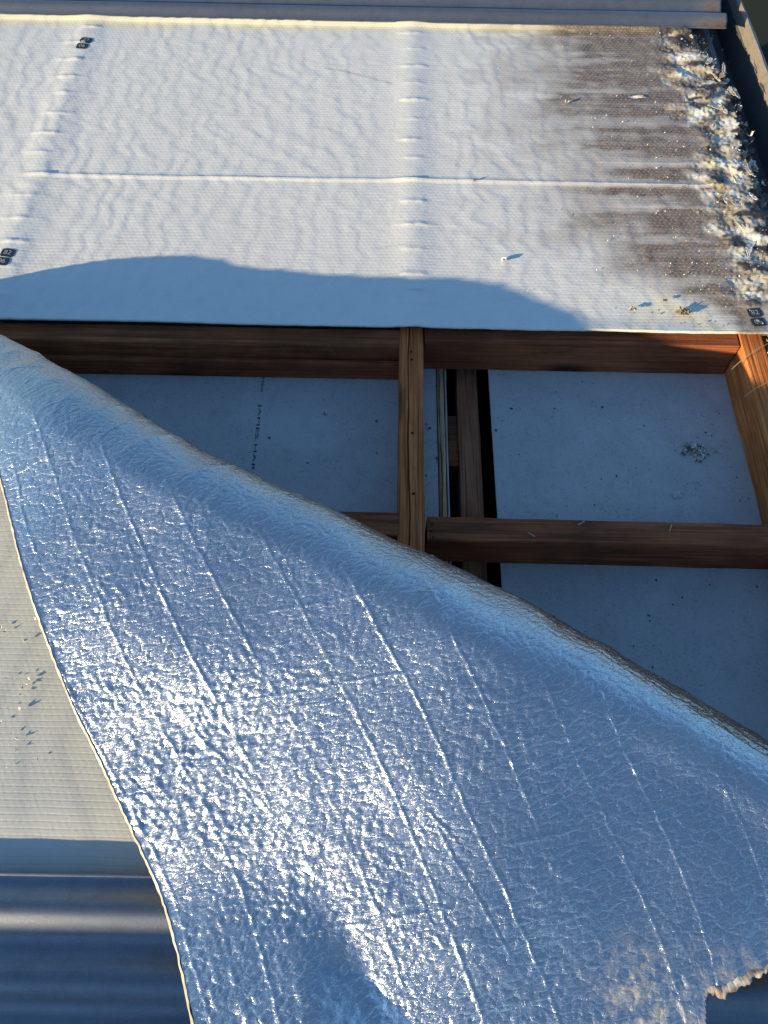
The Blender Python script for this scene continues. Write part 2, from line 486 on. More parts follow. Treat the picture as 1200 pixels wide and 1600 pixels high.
raf = timber("roof_rafter", (0.053, 4.0, 0), (0.047, 0.05, 0), 0.047, 0.09, M['rafter'],
             "cracked brown middle rafter running between the two ceiling bays", "rafter", groove=0.60, seed=3)
raf2 = timber("roof_rafter", (0.731, 4.0, 0), (0.737, 0.05, 0), 0.047, 0.09, M['rafter_red'],
              "orange red rafter at the right end, its top partly lit by the sun", "rafter", seed=9)
for q in ((0.049, 0.965), (0.050, 0.790), (0.0475, 0.985), (0.052, 0.66)):
    nail(raf, q[0], q[1], 0.0006)
nlt = timber("timber_noggin", (-1.6, 1.022, -0.002), (0.0275, 1.022, -0.002), 0.045, 0.088, M['noggin'],
             "long knotty brown noggin between rafters above the stencilled board", "timber", seed=12, axis=0)
box("lower_packer", (-1.58, 0.985, -0.089), (0.0265, 0.9965, -0.042), M['noggin_dark'], nlt, 0.0015)
nrt = timber("timber_noggin", (0.0755, 1.037, -0.001), (0.708, 1.037, -0.001), 0.044, 0.089, M['noggin_dark'],
             "dark red brown noggin under the white sheet edge in the right bay", "timber", seed=14, axis=0)
nrl = timber("timber_noggin", (0.0755, 0.593, -0.001), (0.708, 0.589, -0.001), 0.047, 0.089, M['noggin_dark'],
             "dark brown noggin crossing the middle of the right bay over the gap", "timber", seed=16, axis=0)
nll = timber("timber_noggin", (-1.6, 0.606, -0.001), (0.0265, 0.600, -0.001), 0.045, 0.089, M['noggin_dark'],
             "short visible dark noggin end butting the middle rafter beside the foil fold", "timber", seed=18, axis=0)
for q in ((0.084, 0.600), (0.083, 0.586), (0.085, 0.574)):
    nail(nrl, q[0], q[1], 0.0, 0.0018)
for i, (x, y, a) in enumerate(((0.255, 0.582, -0.6), (0.345, 0.606, 0.5), (0.5, 0.60, 1.1))):
    me = pydata("splinter", [(x - 0.007 * cos(a), y - 0.007 * sin(a), 0.0), (x + 0.007 * cos(a), y + 0.007 * sin(a), 0.001),
                             (x + 0.007 * cos(a) - 0.002 * sin(a), y + 0.007 * sin(a) + 0.002 * cos(a), 0.0022),
                             (x - 0.007 * cos(a) - 0.0015 * sin(a), y - 0.007 * sin(a) + 0.0015 * cos(a), 0.0012)], [(0, 1, 2, 3)])
    o = link("splinter", me, M['straw'])
    sm = o.modifiers.new("thickness", 'SOLIDIFY'); sm.thickness = 0.0008
    tag(o, ("pale wood splinter lying on the dark noggin near the middle rafter", "tiny pale splinter on the dark noggin over the ceiling board",
            "pale splinter standing on the noggin towards the red rafter")[i], "splinter")

# ceiling boards and the gap between them
def board(name, x0, x1, y0, y1, label):
    o = box(name, (x0, y0, -0.097), (x1, y1, -0.0905), M['cement'], None, 0.0012)
    return tag(o, label, "ceiling board")
b1 = board("ceiling_board", -1.7, 0.104, -0.5, 3.6, "grey ceiling board with black stencilled lettering left of the gap")
b2 = board("ceiling_board", 0.2145, 0.86, -0.5, 3.6, "speckled grey ceiling board filling the right bay beside the dark gap")
tag(timber("timber_strip", (0.1125, 3.6, -0.088), (0.1125, -0.5, -0.088), 0.0135, 0.04, M['strip'],
           "pale thin timber strip along the edge of the dark gap", "timber", groove=0.72, seed=21, wob=0.0008))
tag(timber("timber_strip", (0.1235, 3.6, -0.095), (0.1235, -0.5, -0.095), 0.0040, 0.02, M['cement'],
           "grey sliver of board edge beside the pale strip and the gap", "timber", seed=22, wob=0.0006))
tag(timber("ceiling_joist", (0.1725, 3.6, -0.122), (0.1725, -0.5, -0.122), 0.045, 0.09, M['joist'],
           "dusty brown joist seen down inside the dark gap", "joist", seed=24))
tag(box("timber_block", (0.1285, 0.800, -0.21), (0.1495, 0.925, -0.130), M['noggin_dark'], None, 0.002),
    "short purplish block wedged beside the joist in the gap", "timber block")

# stencilled lettering on the left board: reads down the board
cu = bpy.data.curves.new("printed_text", 'FONT')
cu.body = "JAMES HARDIE"
cu.size = 0.0125
cu.space_character = 1.0
cu.extrude = 0.0001
tx = bpy.data.objects.new("printed_text", cu); COL.objects.link(tx)
bpy.context.view_layer.update()
dg = bpy.context.evaluated_depsgraph_get()
tme = bpy.data.meshes.new_from_object(tx.evaluated_get(dg))
bpy.data.objects.remove(tx)
def place_text(me, x, y_start, y_end, width):
    co = np.zeros(len(me.vertices) * 3, np.float32); me.vertices.foreach_get("co", co); co = co.reshape(-1, 3)
    mn, mx = co.min(0), co.max(0)
    u = (co[:, 0] - mn[0]) / (mx[0] - mn[0]); v = (co[:, 1] - mn[1]) / (mx[1] - mn[1])
    out = np.stack([x + width * v + 0.0006 * pn(u * 60, v * 0, 3), y_start + (y_end - y_start) * u, np.full_like(u, -0.0902) + 0.0001 * (co[:, 2] > 0)], -1)
    me.vertices.foreach_set("co", out.astype(np.float32).ravel()); me.update()
place_text(tme, -0.2625, 0.918, 0.708, 0.0085)
o = link("printed_text", tme, M['black_ink'], b1)
cu = bpy.data.curves.new("printed_text", 'FONT'); cu.body = "HE#"; cu.size = 0.01
tx = bpy.data.objects.new("printed_text", cu); COL.objects.link(tx)
bpy.context.view_layer.update()
tme2 = bpy.data.meshes.new_from_object(tx.evaluated_get(bpy.context.evaluated_depsgraph_get()))
bpy.data.objects.remove(tx)
place_text(tme2, -0.2615, 0.985, 0.948, 0.007)
link("printed_text", tme2, M['black_ink'], b1)

# ------------------------------------------------------------------ gutter at the right
gt = empty("box_gutter", (0.93, 1.5, -0.08))
def strip(name, prof, y0, y1, mat, parent, ny=90, jit=0.0, smooth=False):
    V, F = [], []
    k = len(prof)
    for i in range(ny + 1):
        y = y0 + (y1 - y0) * i / ny
        for j, (x, z) in enumerate(prof):
            V.append((x + jit * float(pn(y * 14, j * 3.1, 31)), y, z + jit * float(pn(y * 17, j * 2.3, 32))))
    for i in range(ny):
        for j in range(k - 1):
            F.append((i * k + j, i * k + j + 1, (i + 1) * k + j + 1, (i + 1) * k + j))
    o = link(name, pydata(name, V, F, smooth), mat, parent)
    md = o.modifiers.new("thickness", 'SOLIDIFY'); md.thickness = 0.0014
    return o
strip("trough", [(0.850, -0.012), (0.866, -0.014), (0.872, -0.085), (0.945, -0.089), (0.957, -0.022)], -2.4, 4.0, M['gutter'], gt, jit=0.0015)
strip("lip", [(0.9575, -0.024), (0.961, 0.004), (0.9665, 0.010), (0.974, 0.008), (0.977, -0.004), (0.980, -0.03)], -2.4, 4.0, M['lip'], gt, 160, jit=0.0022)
tag(gt, "dark gutter trough with tan lip along the right roof edge", "gutter")
fl = empty("edge_flashing", (0.8, 0.6, -0.006))
strip("flange", [(0.758, -0.006), (0.79, -0.004), (0.83, -0.006), (0.849, -0.010)], -0.2, 4.0, M['rustflange'], fl, 160, jit=0.0025)
tag(fl, "rusty brown edge flashing between the red rafter and the gutter", "flashing")

# ------------------------------------------------------------------ upper white insulation sheet
RIDGE_Y, PIT = 1.477, 0.0735
XL = -1.75
def edge_x(Y):
    return (np.interp(Y, [1.03, 1.10, 1.2, 1.37, 1.6, 1.85, 2.0, 2.12], [0.785, 0.80, 0.822, 0.835, 0.838, 0.845, 0.822, 0.80])
            + 0.016 * pn(Y * 14, Y * 0 + 2.2, 41) + 0.012 * pn(Y * 45, Y * 0 + 5.2, 42) + 0.006 * pn(Y * 130, Y * 0 + 1.2, 43))
def saw(ph, k=0.72):
    fr = ph - np.floor(ph)
    t = np.where(fr < k, fr / k, (1 - fr) / (1 - k))
    return t * t * (3 - 2 * t)

def bubbles(X, Y, p=0.0104):
    wx = X + 0.0040 * pn(X * 38, Y * 38, 101) + 0.0016 * pn(X * 120, Y * 120, 103); wy = Y + 0.0034 * pn(X * 38 + 9, Y * 38, 102) + 0.0014 * pn(X * 120 + 5, Y * 120, 104)
    rh = p * 0.87
    j = np.floor(wy / rh)
    xo = wx / p + 0.5 * (j % 2)
    i = np.floor(xo)
    u = (xo - i - 0.5) * p; v = wy - (j + 0.5) * rh
    amp = 0.55 + 0.75 * (_hash(i, j, 7) / 32768.0 - 1.0)
    return amp * np.clip(1 - (u * u + v * v) / (0.0064 ** 2), 0, 1)

def upper_fields(X, Y):
    z = 0.012 + 0.0 * X
    gate = 0.5 + 0.5 * pn(X * 2.2, Y * 2.6, 51)
    gate2 = np.clip(0.5 + 0.9 * pn(X * 2.0 + 7, Y * 2.2, 52), 0, 1)
    ph = X / 0.047 + 0.30 * pn(X * 5, Y * 9, 53) + 0.7 * pn(X * 1.4, Y * 1.6, 54) + 0.30 * pn(X * 6, Y * 26, 55) + 0.16 * pn(X * 30, Y * 60, 97) + 0.45 * pn(X * 11, Y * 13, 99)
    away = np.clip((np.abs(X - 0.05) - 0.03) / 0.10, 0, 1)
    z = z + 0.00062 * saw(ph, 0.70) * (0.45 + 0.55 * gate) * away
    dg = (X * 0.80 + Y * 0.60) / 0.062 + 0.7 * pn(X * 4, Y * 5, 56) + 0.3 * pn(X * 16, Y * 20, 57)
    z = z + 0.00050 * saw(dg, 0.72) * gate2 * away * (0.4 + 0.6 * sstep(-0.2, 0.2, np.abs(X - 0.02)))
    dg2 = (X * 0.75 - Y * 0.55) / 0.07 + 0.8 * pn(X * 4 + 3, Y * 5, 58)
    z = z + 0.0004 * saw(dg2, 0.70) * np.clip(0.3 - 1.4 * pn(X * 2 + 7, Y * 2.2, 52), 0, 1) * sstep(-0.3, -0.75, X)
    # swelling over the rafters and slack between
    for rx in (0.05, -0.81):
        z = z + 0.0040 * np.exp(-((X - rx) / 0.040) ** 2) * (0.8 + 0.2 * pn(Y * 8, Y * 0 + rx, 59))
    z = z + 0.0035 * pn(X * 1.3, Y * 1.7, 60) + 0.00022 * pn(X * 60, Y * 100, 100) * (0.5 + pn(X * 4, Y * 4, 89)) + 0.00018 * pn(X * 30, Y * 45, 91) + 0.00010 * pn(X * 90, Y * 90, 92)
    # imprint of the roofing ribs: a short ridge at each rib over each rafter, faint ones across
    wz = 0
    for k in range(-6, 9):
        yk = RIDGE_Y + PIT * k + (0.006 * pn(k * 1.7 + 0.3, 0.5, 61) if k else 0) + 0.003 * pn(X * 3, X * 0 + k, 62) + (0.0022 * pn(X * 22, X * 0 + k, 89) if k else 0)
        prof = np.exp(-np.abs((Y - yk) / 0.0048) ** 1.6)
        amp = 0.00022 * np.clip(0.3 + 1.2 * pn(X * 1.6 + 5 * k, X * 0 + 9.1 * k, 63), 0, 1.2)
        for rx in (0.05, -0.81):
            amp = amp + np.clip(0.0026 + 0.0018 * pn(k * 2.3 + 0.37, rx * 3 + 0.2, 64), 0.0013, 0.0042) * np.exp(-np.abs((X - rx - 0.016 * pn(k * 1.9 + 0.6, rx + 5.2, 86)) / (0.030 + 0.016 * pn(k * 1.3 + 0.2, rx + 9.2, 87))) ** 3) * (0.75 + 0.6 * pn(X * 45, X * 0 + k, 88))
        if k == 0:
            amp = amp + 0.0038 * sstep(-0.86, -0.78, X) * sstep(0.84, 0.74, X) * (0.85 + 0.3 * pn(X * 5, X * 0, 65))
        if k in (-1, 1):
            amp = amp + 0.0016 * sstep(0.42, 0.66, X)
        z = z + amp * prof
        wz = np.maximum(wz, prof * (1.0 if k == 0 else 0.85 * np.clip(0.5 + 1.3 * pn(X * 6, X * 0 + k, 90), 0, 1) if k in (-1, 1) else 0.2))
    # near and far edges
    z = z + 0.006 * np.exp(-((Y - 2.108) / 0.012) ** 2)
    z = z + 0.006 * np.exp(-((Y - 1.03) / 0.03) ** 2) * (0.7 + 0.5 * pn(X * 3, X * 0 + 4, 66))
    # weathering towards the right end
    ex = edge_x(Y)
    d = ex - X
    yw_ = Y + 0.012 * pn(X * 7, Y * 9, 93) + 0.004 * pn(X * 30, Y * 30, 94)
    streak = pn(X * 1.4, yw_ * 19, 67) * 0.7 + pn(X * 4, yw_ * 50, 68) * 0.4 + 0.25 * pn(X * 24, yw_ * 24, 95)
    diag = pn((X - Y) * 9, (X + Y) * 3, 69) + 0.5 * pn(X * 26, Y * 9, 96)
    reach = np.interp(Y, [1.04, 1.12, 1.2, 1.3, 1.5, 1.8, 2.12], [0.04, 0.16, 0.42, 0.58, 0.66, 0.66, 0.60])
    s = sstep(1.0, 0.0, (d - 0.05) / reach + 0.30 * streak + 0.15 * diag)
    s = np.clip(1.5 * s ** 0.85 * (0.85 + 0.45 * streak), 0, 1)
    band = sstep(-0.30, 0.34, streak + 0.1 * diag)
    s = np.clip((1.15 + 0.35 * sstep(1.45, 1.9, Y)) * s * (0.52 + 0.48 * band + 0.15 * sstep(0.3, 0.05, d)), 0, 1)
    s = s * (1 - 0.75 * wz * sstep(0.03, 0.12, d))
    s = s * (1 - 0.45 * sstep(0.10, 0.03, d) * (0.6 + pn(X * 28, Y * 28, 70)))
    # grey-brown smears
    for (x0, x1, y0, sl, cv, wd, am) in ((-0.20, 0.012, 1.912, -0.20, -1.6, 0.0036, 0.55), (-0.05, 0.055, 1.252, 0.20, 0.0, 0.0016, 0.5), (0.03, 0.078, 1.135, 0.10, 0, 0.0026, 0.5),
                                         (-0.006, 0.04, 1.182, 0.13, 0, 0.0022, 0.5), (-0.345, -0.305, 1.90, -0.08, 0, 0.0015, 0.5), (0.03, 0.10, 1.862, -0.1, 0, 0.003, 0.35)):
        yc = y0 + sl * (X - x0) + cv * (X - x0) ** 2 * 0.5 + 0.002 * pn(X * 30, X * 0 + y0, 83)
        s = np.maximum(s, am * np.exp(-((Y - yc) / wd) ** 2) * sstep(x0 - 0.01, x0 + 0.03, X) * sstep(x1 + 0.01, x1 - 0.02, X) * (0.7 + 0.5 * pn(X * 50, Y * 50, 84)))
    stain = np.clip(s, 0, 1)
    tw = np.interp(Y, [1.03, 1.1, 1.25, 1.5, 1.8, 2.12], [0.07, 0.11, 0.14, 0.15, 0.19, 0.13]) * (1 + 0.55 * pn(Y * 7, Y * 0 + 8, 71)) + 0.02 * pn(X * 40, Y * 40, 72)
    torn = sstep(tw, tw * 0.55, d) * sstep(1.09, 1.135, Y + 0.012 * pn(X * 40, Y * 40, 98))
    z = z + torn * (0.0065 * pn(X * 17, Y * 20, 73) + 0.0020 * ridge(X * 45, Y * 60, 74) + 0.0012 * pn(X * 120, Y * 120, 75) - 0.001) + 0.0020 * torn * bubbles(X, Y, 0.0108)
    char = torn * sstep(0.18, 0.50, pn(X * 14 + 4, Y * 30, 76) + 0.35 * pn(X * 60, Y * 90, 77) + 0.22 * sstep(0.05, 0.0, d) - 0.25 * sstep(0.05, 0.12, d))
    char = np.maximum(char, sstep(2.085, 2.095, Y + 0.01 * pn(X * 50, Y * 50, 78)) * sstep(0.66, 0.74, X) * 0.9)
    hole = sstep(0.055, 0.025, np.hypot((X - 0.79) * 0.7, (Y - 2.055)) + 0.012 * pn(X * 50, Y * 50, 79))
    char = np.maximum(char, hole)
    cream = sstep(2.05, 2.10, Y + 0.012 * pn(X * 6, Y * 6, 80)) * 0.75 + 0.55 * sstep(0.30, 0.6, X) * sstep(1.20, 1.10, Y) * np.clip(0.5 + pn(X * 12, Y * 14, 81), 0, 1)  # far-edge band puts its warm lit tone into the colour
    cream = np.maximum(cream, torn * np.clip(0.25 + 1.2 * pn(X * 30 + 9, Y * 30, 82), 0, 1))
    stain = stain * (1 - torn * np.clip(0.30 + 1.3 * pn(X * 22, Y * 26 + 3, 85), 0, 1))
    return z, stain, np.clip(char, 0, 1), np.clip(cream, 0, 1), ex

def upper_z(x, y):
    return float(upper_fields(np.array([x], float), np.array([y], float))[0][0])

xs = np.concatenate([np.arange(XL, -1.2, 0.012), np.arange(-1.2, 0.60, 0.0042), np.arange(0.60, 0.885, 0.0028)])
ys = np.arange(1.036, 2.112, 0.0042)
X, Y = np.meshgrid(xs, ys)
# lower edge slightly wavy
Yw = Y + (0.0025 * pn(X * 4, X * 0, 45) + 0.0008 * pn(X * 30, X * 0, 46)) * np.clip(1 - (Y - 1.036) / 0.03, 0, 1)
Z, ST, CH, CR, EX = upper_fields(X, Yw)
up = empty("insulation_sheet", (-0.4, 1.57, 0.012))
me = grid_mesh("facing", np.stack([X, Yw, Z], -1), X < EX, np.stack([X, Yw], -1), {"stain": ST, "char": CH, "cream": CR})
fc = link("facing", me, M['white'], up)
md = fc.modifiers.new("thickness", 'SOLIDIFY'); md.thickness = 0.004; md.offset = -1
tag(up, "flat white bubble insulation sheet with scorched, flaking right end", "insulation sheet")

# ------------------------------------------------------------------ peeled insulation sheet (foil side up where folded over)
TH = radians(-32.0)
E_ = (cos(TH), sin(TH)); N_ = (-sin(TH), cos(TH))
O_ = (-0.92, 1.03)
KR = [-0.7599388, 5.46657832, -15.91484105, 23.82208705, -19.09514424, 7.58636679, -1.11460701, 0.04103339, 0.06683822]
KD = [0.80477462, -6.3667, 20.3880719, -33.66647597, 29.95545661, -13.39496607, 2.31345966, -0.01617517, -0.07158856]
BETA = radians(15.0)
BASE_Z = 0.006

def top_edge(X):
    return 1.045 + 0.075 * 0.12 * np.logaddexp(0, (X + 0.30) / 0.12) + 0.020 * sstep(-0.45, -0.80, X)

def fold_ld(X, Y):
    l = (X - O_[0]) * E_[0] + (Y - O_[1]) * E_[1]
    d = (X - O_[0]) * N_[0] + (Y - O_[1]) * N_[1]
    lc = np.clip(l, -0.05, 1.7)
    R = np.polyval(KR, lc); d0 = np.polyval(KD, lc)
    return l, d, R, d - d0

def fold(X, Y, off):
    """sheet point -> space, displaced by off along the outer (foil/under) side normal"""
    l, d, R, s = fold_ld(X, Y)
    A = pi + BETA
    ph = np.clip(s / R, 0, A)
    dd = (d - s) + R * np.sin(ph); zz = R * (1 - np.cos(ph))
    ex = np.maximum(s - A * R, 0)
    dd = np.where(s < 0, d, dd - cos(BETA) * ex)
    zz = zz - sin(BETA) * ex
    # slack of the flap: it flattens out where it comes down
    lowz = 0.03
    zz = np.where(s > pi * R, lowz + np.logaddexp(0, (zz - lowz) / 0.02) * 0.02, zz)
    nd, nz = np.sin(ph), -np.cos(ph)      # outward normal of the foil side
    dd = dd + nd * off; zz = zz + nz * off
    return np.stack([O_[0] + l * E_[0] + dd * N_[0], O_[1] + l * E_[1] + dd * N_[1], zz + BASE_Z], -1)

def fac(x, y, seed):
    """creased facets: sloping planes that meet in sharp folds"""
    return np.abs(pn(x, y, seed))

def broad_h(X, Y, flap):
    l_ = (X - O_[0]) * E_[0] + (Y - O_[1]) * E_[1]; d_ = (X - O_[0]) * N_[0] + (Y - O_[1]) * N_[1]
    return flap * (0.009 * pn(X * 2.6 + 1.3, Y * 3.0, 131) + 0.0030 * pn(X * 8, Y * 8, 132)
                   - 0.0125 * np.tanh((d_ - 0.47) / 0.12) * np.exp(-((l_ - 1.06) / 0.27) ** 2)
                   + 0.012 * np.tanh((d_ - 0.45) / 0.12) * sstep(1.22, 1.5, l_)
                   + 0.30 * 0.02 * np.logaddexp(0, (0.85 * (X - 0.47) + 0.53 * (Y - 0.98)) / 0.02) * sstep(0.20, 0.12, top_edge(X) - Y))

def foil_h(X, Y):
    l, d, R, s = fold_ld(X, Y)
    on_bend = sstep(pi * 1.12, pi * 0.8, s / R)              # 1 on the rolled part
    dt = top_edge(X) - Y                                      # distance from the peeled edge
    flap = 1 - on_bend
    act = flap * np.clip(sstep(0.66, 0.30, dt + 0.10 * pn(X * 4, Y * 4, 110)) * sstep(-0.20, 0.22, X + 0.1 * pn(X * 6, Y * 6, 109)) + 0.16, 0, 1)
    mb = sstep(0.40, 0.06, dt + 0.14 * pn(X * 5, Y * 5, 111)) * (0.25 + 0.85 * sstep(-0.15, 0.25, X))
    mb = np.clip(mb, 0, 1) * flap * np.clip(0.65 + 1.1 * pn(X * 9, Y * 9, 112), 0.0, 1.2)
    h = 0.0017 * mb * bubbles(X, Y)
    # creases run with the sheet and across it, bent by slow wandering
    qx = X + 0.008 * pn(X * 14, Y * 14, 113); qy = Y + 0.008 * pn(X * 13, Y * 13 + 3, 114)
    fx, fy = X + 0.003 * pn(X * 60, Y * 60, 115), Y + 0.003 * pn(X * 60 + 4, Y * 60, 116)
    for ang, kx, ky, am, sd in ((0.30, 72, 24, 0.0015, 201), (-0.25, 88, 26, 0.0011, 202), (1.30, 66, 30, 0.0009, 203), (0.75, 115, 50, 0.0007, 204), (0.1, 150, 52, 0.0006, 205)):
        ux, uy = qx * cos(ang) - qy * sin(ang), qx * sin(ang) + qy * cos(ang)
        gate = np.clip(0.5 + 0.9 * pn(X * 6 + sd, Y * 6, sd + 20), 0, 1.2)
        h = h + am * (0.10 + 0.90 * act) * gate * fac(ux * kx, uy * ky, sd)
    h = h + 0.0003 * (0.3 + 0.7 * act) * fac(fx * 110, fy * 110, 206)
    # raised thin wrinkles
    a = 0.32
    ux, uy = qx * cos(a) - qy * sin(a), qx * sin(a) + qy * cos(a)
    h = h + 0.0010 * (0.45 + 0.55 * flap) * ridge(ux * 70, uy * 21, 117, 6) * np.clip(0.4 + 1.0 * pn(X * 7, Y * 7, 118), 0, 1.2)
    # wrinkles lying along the roll
    lw_ = l + 0.01 * pn(l * 20, s * 20, 119)
    h = h + on_bend * (0.0011 * fac(lw_ * 22 + 2 * s, s * 105 + 2.0 * pn(l * 9, s * 9, 120), 121) + 0.0007 * fac(lw_ * 50, s * 190 + 2 * pn(l * 14, s * 14, 122), 123))
    # creases pressed in by the roofing ribs: long, along the sheet, uneven
    for k in range(0, 15):
        r = random.Random(700 + k)
        y0 = 0.03 + PIT * k + r.uniform(-0.008, 0.008)
        yk = y0 + r.uniform(-0.03, 0.03) * (X - 0.2) + 0.003 * pn(X * 5, X * 0 + k, 124) + 0.0016 * pn(X * 28, X * 0 + k, 125) + 0.0010 * pn(X * 90, X * 0 + k, 140) + (top_edge(X) - 1.07)
        g = np.clip(0.70 + 0.8 * pn(X * 3.2 + 11 * k, X * 0 + 3.7 * k, 126), 0, 1) * (0.15 + 0.85 * flap)
        g = g * (0.85 + 0.35 * pn(X * 75, X * 0 + k, 127))
        t = Y - yk
        h = h + g * (0.0017 * np.exp(-np.abs(t / 0.0013) ** 1.2)) * (0.75 + 0.6 * np.abs(pn(X * 16, X * 0 + k, 138)))
    for k in range(34):
        r = random.Random(900 + k)
        y0, xa = r.uniform(0.2, 1.08), r.uniform(-0.6, 0.65)
        Ln = r.uniform(0.04, 0.26); sl = r.uniform(-0.25, 0.25)
        yk = y0 + sl * (X - xa) + 0.004 * pn(X * 12, X * 0 + k, 128) + 0.0012 * pn(X * 70, X * 0 + k, 139)
        g = sstep(xa, xa + 0.03, X) * sstep(xa + Ln, xa + Ln - 0.03, X) * r.uniform(0.3, 1) * (0.6 + 0.7 * pn(X * 60, X * 0 + k, 129))
        t = Y - yk
        h = h + g * (0.0014 * np.exp(-np.abs(t / 0.0014) ** 1.3) - 0.0003 * np.exp(-((t + 0.004) / 0.003) ** 2))
    # scores across the sheet, a few of them long
    for k in range(60):
        r = random.Random(300 + k)
        x0, ya = r.uniform(-0.5, 0.75), r.uniform(0.15, 0.95)
        Ln = r.uniform(0.06, 0.22) if k % 4 else r.uniform(0.3, 0.5); sl = r.uniform(-0.6, 0.6)
        xk = x0 + sl * (Y - ya) + 0.003 * pn(Y * 14, Y * 0 + k, 130)
        g = sstep(ya, ya + 0.04, Y) * sstep(ya + Ln, ya + Ln - 0.04, Y) * r.uniform(0.4, 1.0)
        h = h + 0.0014 * g * np.exp(-np.abs((X - xk) / 0.0013) ** 1.2)
    # broad slackness of the flap
    h = h + broad_h(X, Y, flap) + on_bend * (0.0026 * pn(l * 9, s * 10, 133) + 0.0030 * pn(l * 4.5, s * 2.5, 136) + 0.0022 * ridge(l * 9 + 0.8 * s, s * 2.2, 137, 4))
    return h

XR = 0.772
def right_end(Y):
    return XR + 0.022 * sstep(0.56, 0.575, Y) * (Y < 2) + 0.004 * pn(Y * 22, Y * 0, 141) + 0.003 * pn(Y * 90, Y * 0, 142)

peel = empty("insulation_sheet", (-0.3, 0.5, 0.006))
st = 0.0020
xs = np.arange(-1.02, 0.80, st)
vs = np.linspace(0, 1, int(1.10 / st))
Xg, Vg = np.meshgrid(xs, vs)
TE = top_edge(Xg) + 0.0015 * pn(Xg * 30, Xg * 0, 143)
Yg = TE - Vg * 1.10
l, d, R, s = fold_ld(Xg, Yg)
mk = (s > -0.04) & (Xg < 0.80) & (Yg > -0.01)
H = np.zeros_like(Xg)
H[mk] = foil_h(Xg[mk], Yg[mk])
Hs = H * 1.0
P = fold(Xg, Yg, 0.0)
# displace along the true normal of the folded sheet
def grid_normals(P):
    du = np.gradient(P, axis=1); dv = np.gradient(P, axis=0)
    n = np.cross(du, dv)
    return n / np.maximum(np.linalg.norm(n, axis=-1, keepdims=True), 1e-12)
Nn = grid_normals(P)
ref = fold(Xg, Yg, 0.001) - P
sgn = np.sign((Nn * ref).sum(-1, keepdims=True))
P = P + Nn * sgn * Hs[..., None]
dirt = sstep(XR - 0.055, XR - 0.005, Xg + 0.03 * pn(Xg * 14, Yg * 14, 144)) * 0.8 + 0.9 * np.exp(-((Xg - 0.735) / 0.035) ** 2 - ((Yg - 0.64) / 0.04) ** 2)
keep = (s > -0.03) & (Xg < right_end(Yg)) & (Yg > 0.0)
keep &= ~((np.abs(Xg - 0.62) < 0.0) & (Yg < 0))
me = grid_mesh("foil_face", P, keep, np.stack([Xg, Yg], -1), {"dirt": np.clip(dirt, 0, 1)})
if True:
    bm = bmesh.new(); bm.from_mesh(me)
    bm.normal_update()
    # make the foil side face outwards
    f0 = max(bm.faces, key=lambda f: f.calc_center_median().z)
    if f0.normal.z < 0: bmesh.ops.reverse_faces(bm, faces=bm.faces)
    bm.to_mesh(me); bm.free()
foil = link("foil_face", me, M['foil'], peel)
foil["label"] = "crinkled silver foil underside turned up and folded over the bay"

# white side: the part still lying flat, and the inside of the roll
st2 = 0.0045
xs = np.concatenate([np.arange(XL, -1.2, 0.02), np.arange(-1.2, 0.80, st2)])
ys = np.arange(0.0, 1.12, st2)
Xw, Yw2 = np.meshgrid(xs, ys)
def low_z(X, Y):
    z = 0.0004 * saw(X / 0.060 + 0.6 * pn(X * 5, Y * 7, 151) + pn(X * 2, Y * 2, 152)) + 0.0006 * pn(X * 7, Y * 9, 153)
    z = z - 0.004 * sstep(0.13, 0.05, Y)
    return z
lw, dw, Rw, sw = fold_ld(Xw, Yw2)
flat = sstep(0.02, -0.06, sw)
Pw = fold(Xw, Yw2, np.interp(sw, [-0.05, 0.0], [0.0, -0.004]))
mk = sw > 0
Hw = np.zeros_like(Xw)
Hw[mk] = foil_h(Xw[mk], Yw2[mk])
Nw = grid_normals(Pw)
refw = fold(Xw, Yw2, 0.001) - Pw
Pw = Pw + Nw * np.sign((Nw * refw).sum(-1, keepdims=True)) * (0.35 * Hw * sstep(0, 0.05, sw))[..., None]
# smooth broad part of the displacement must be followed, so that the film never shows through the foil
l2, d2, R2, s2 = lw, dw, Rw, sw
fl2 = 1 - sstep(pi * 1.12, pi * 0.8, s2 / R2)
broad = broad_h(Xw, Yw2, fl2)
Pw = Pw + Nw * np.sign((Nw * refw).sum(-1, keepdims=True)) * ((0.65 * broad - 0.0012) * sstep(0, 0.05, sw))[..., None]
Pw[..., 2] += low_z(Xw, Yw2) * flat
keepw = (Yw2 < top_edge(Xw) + 0.0005) & (Xw < right_end(Yw2) - 0.002)
zero = np.zeros_like(Xw)
stw = 0.25 * sstep(0.2, 0.6, pn(Xw * 4, Yw2 * 4, 154)) + 0.5 * sstep(XR - 0.25, XR, Xw)
me = grid_mesh("white_face", Pw, keepw, np.stack([Xw, Yw2], -1), {"stain": stw, "char": zero, "cream": zero})
wf = link("white_face", me, M['white_plain'], peel)
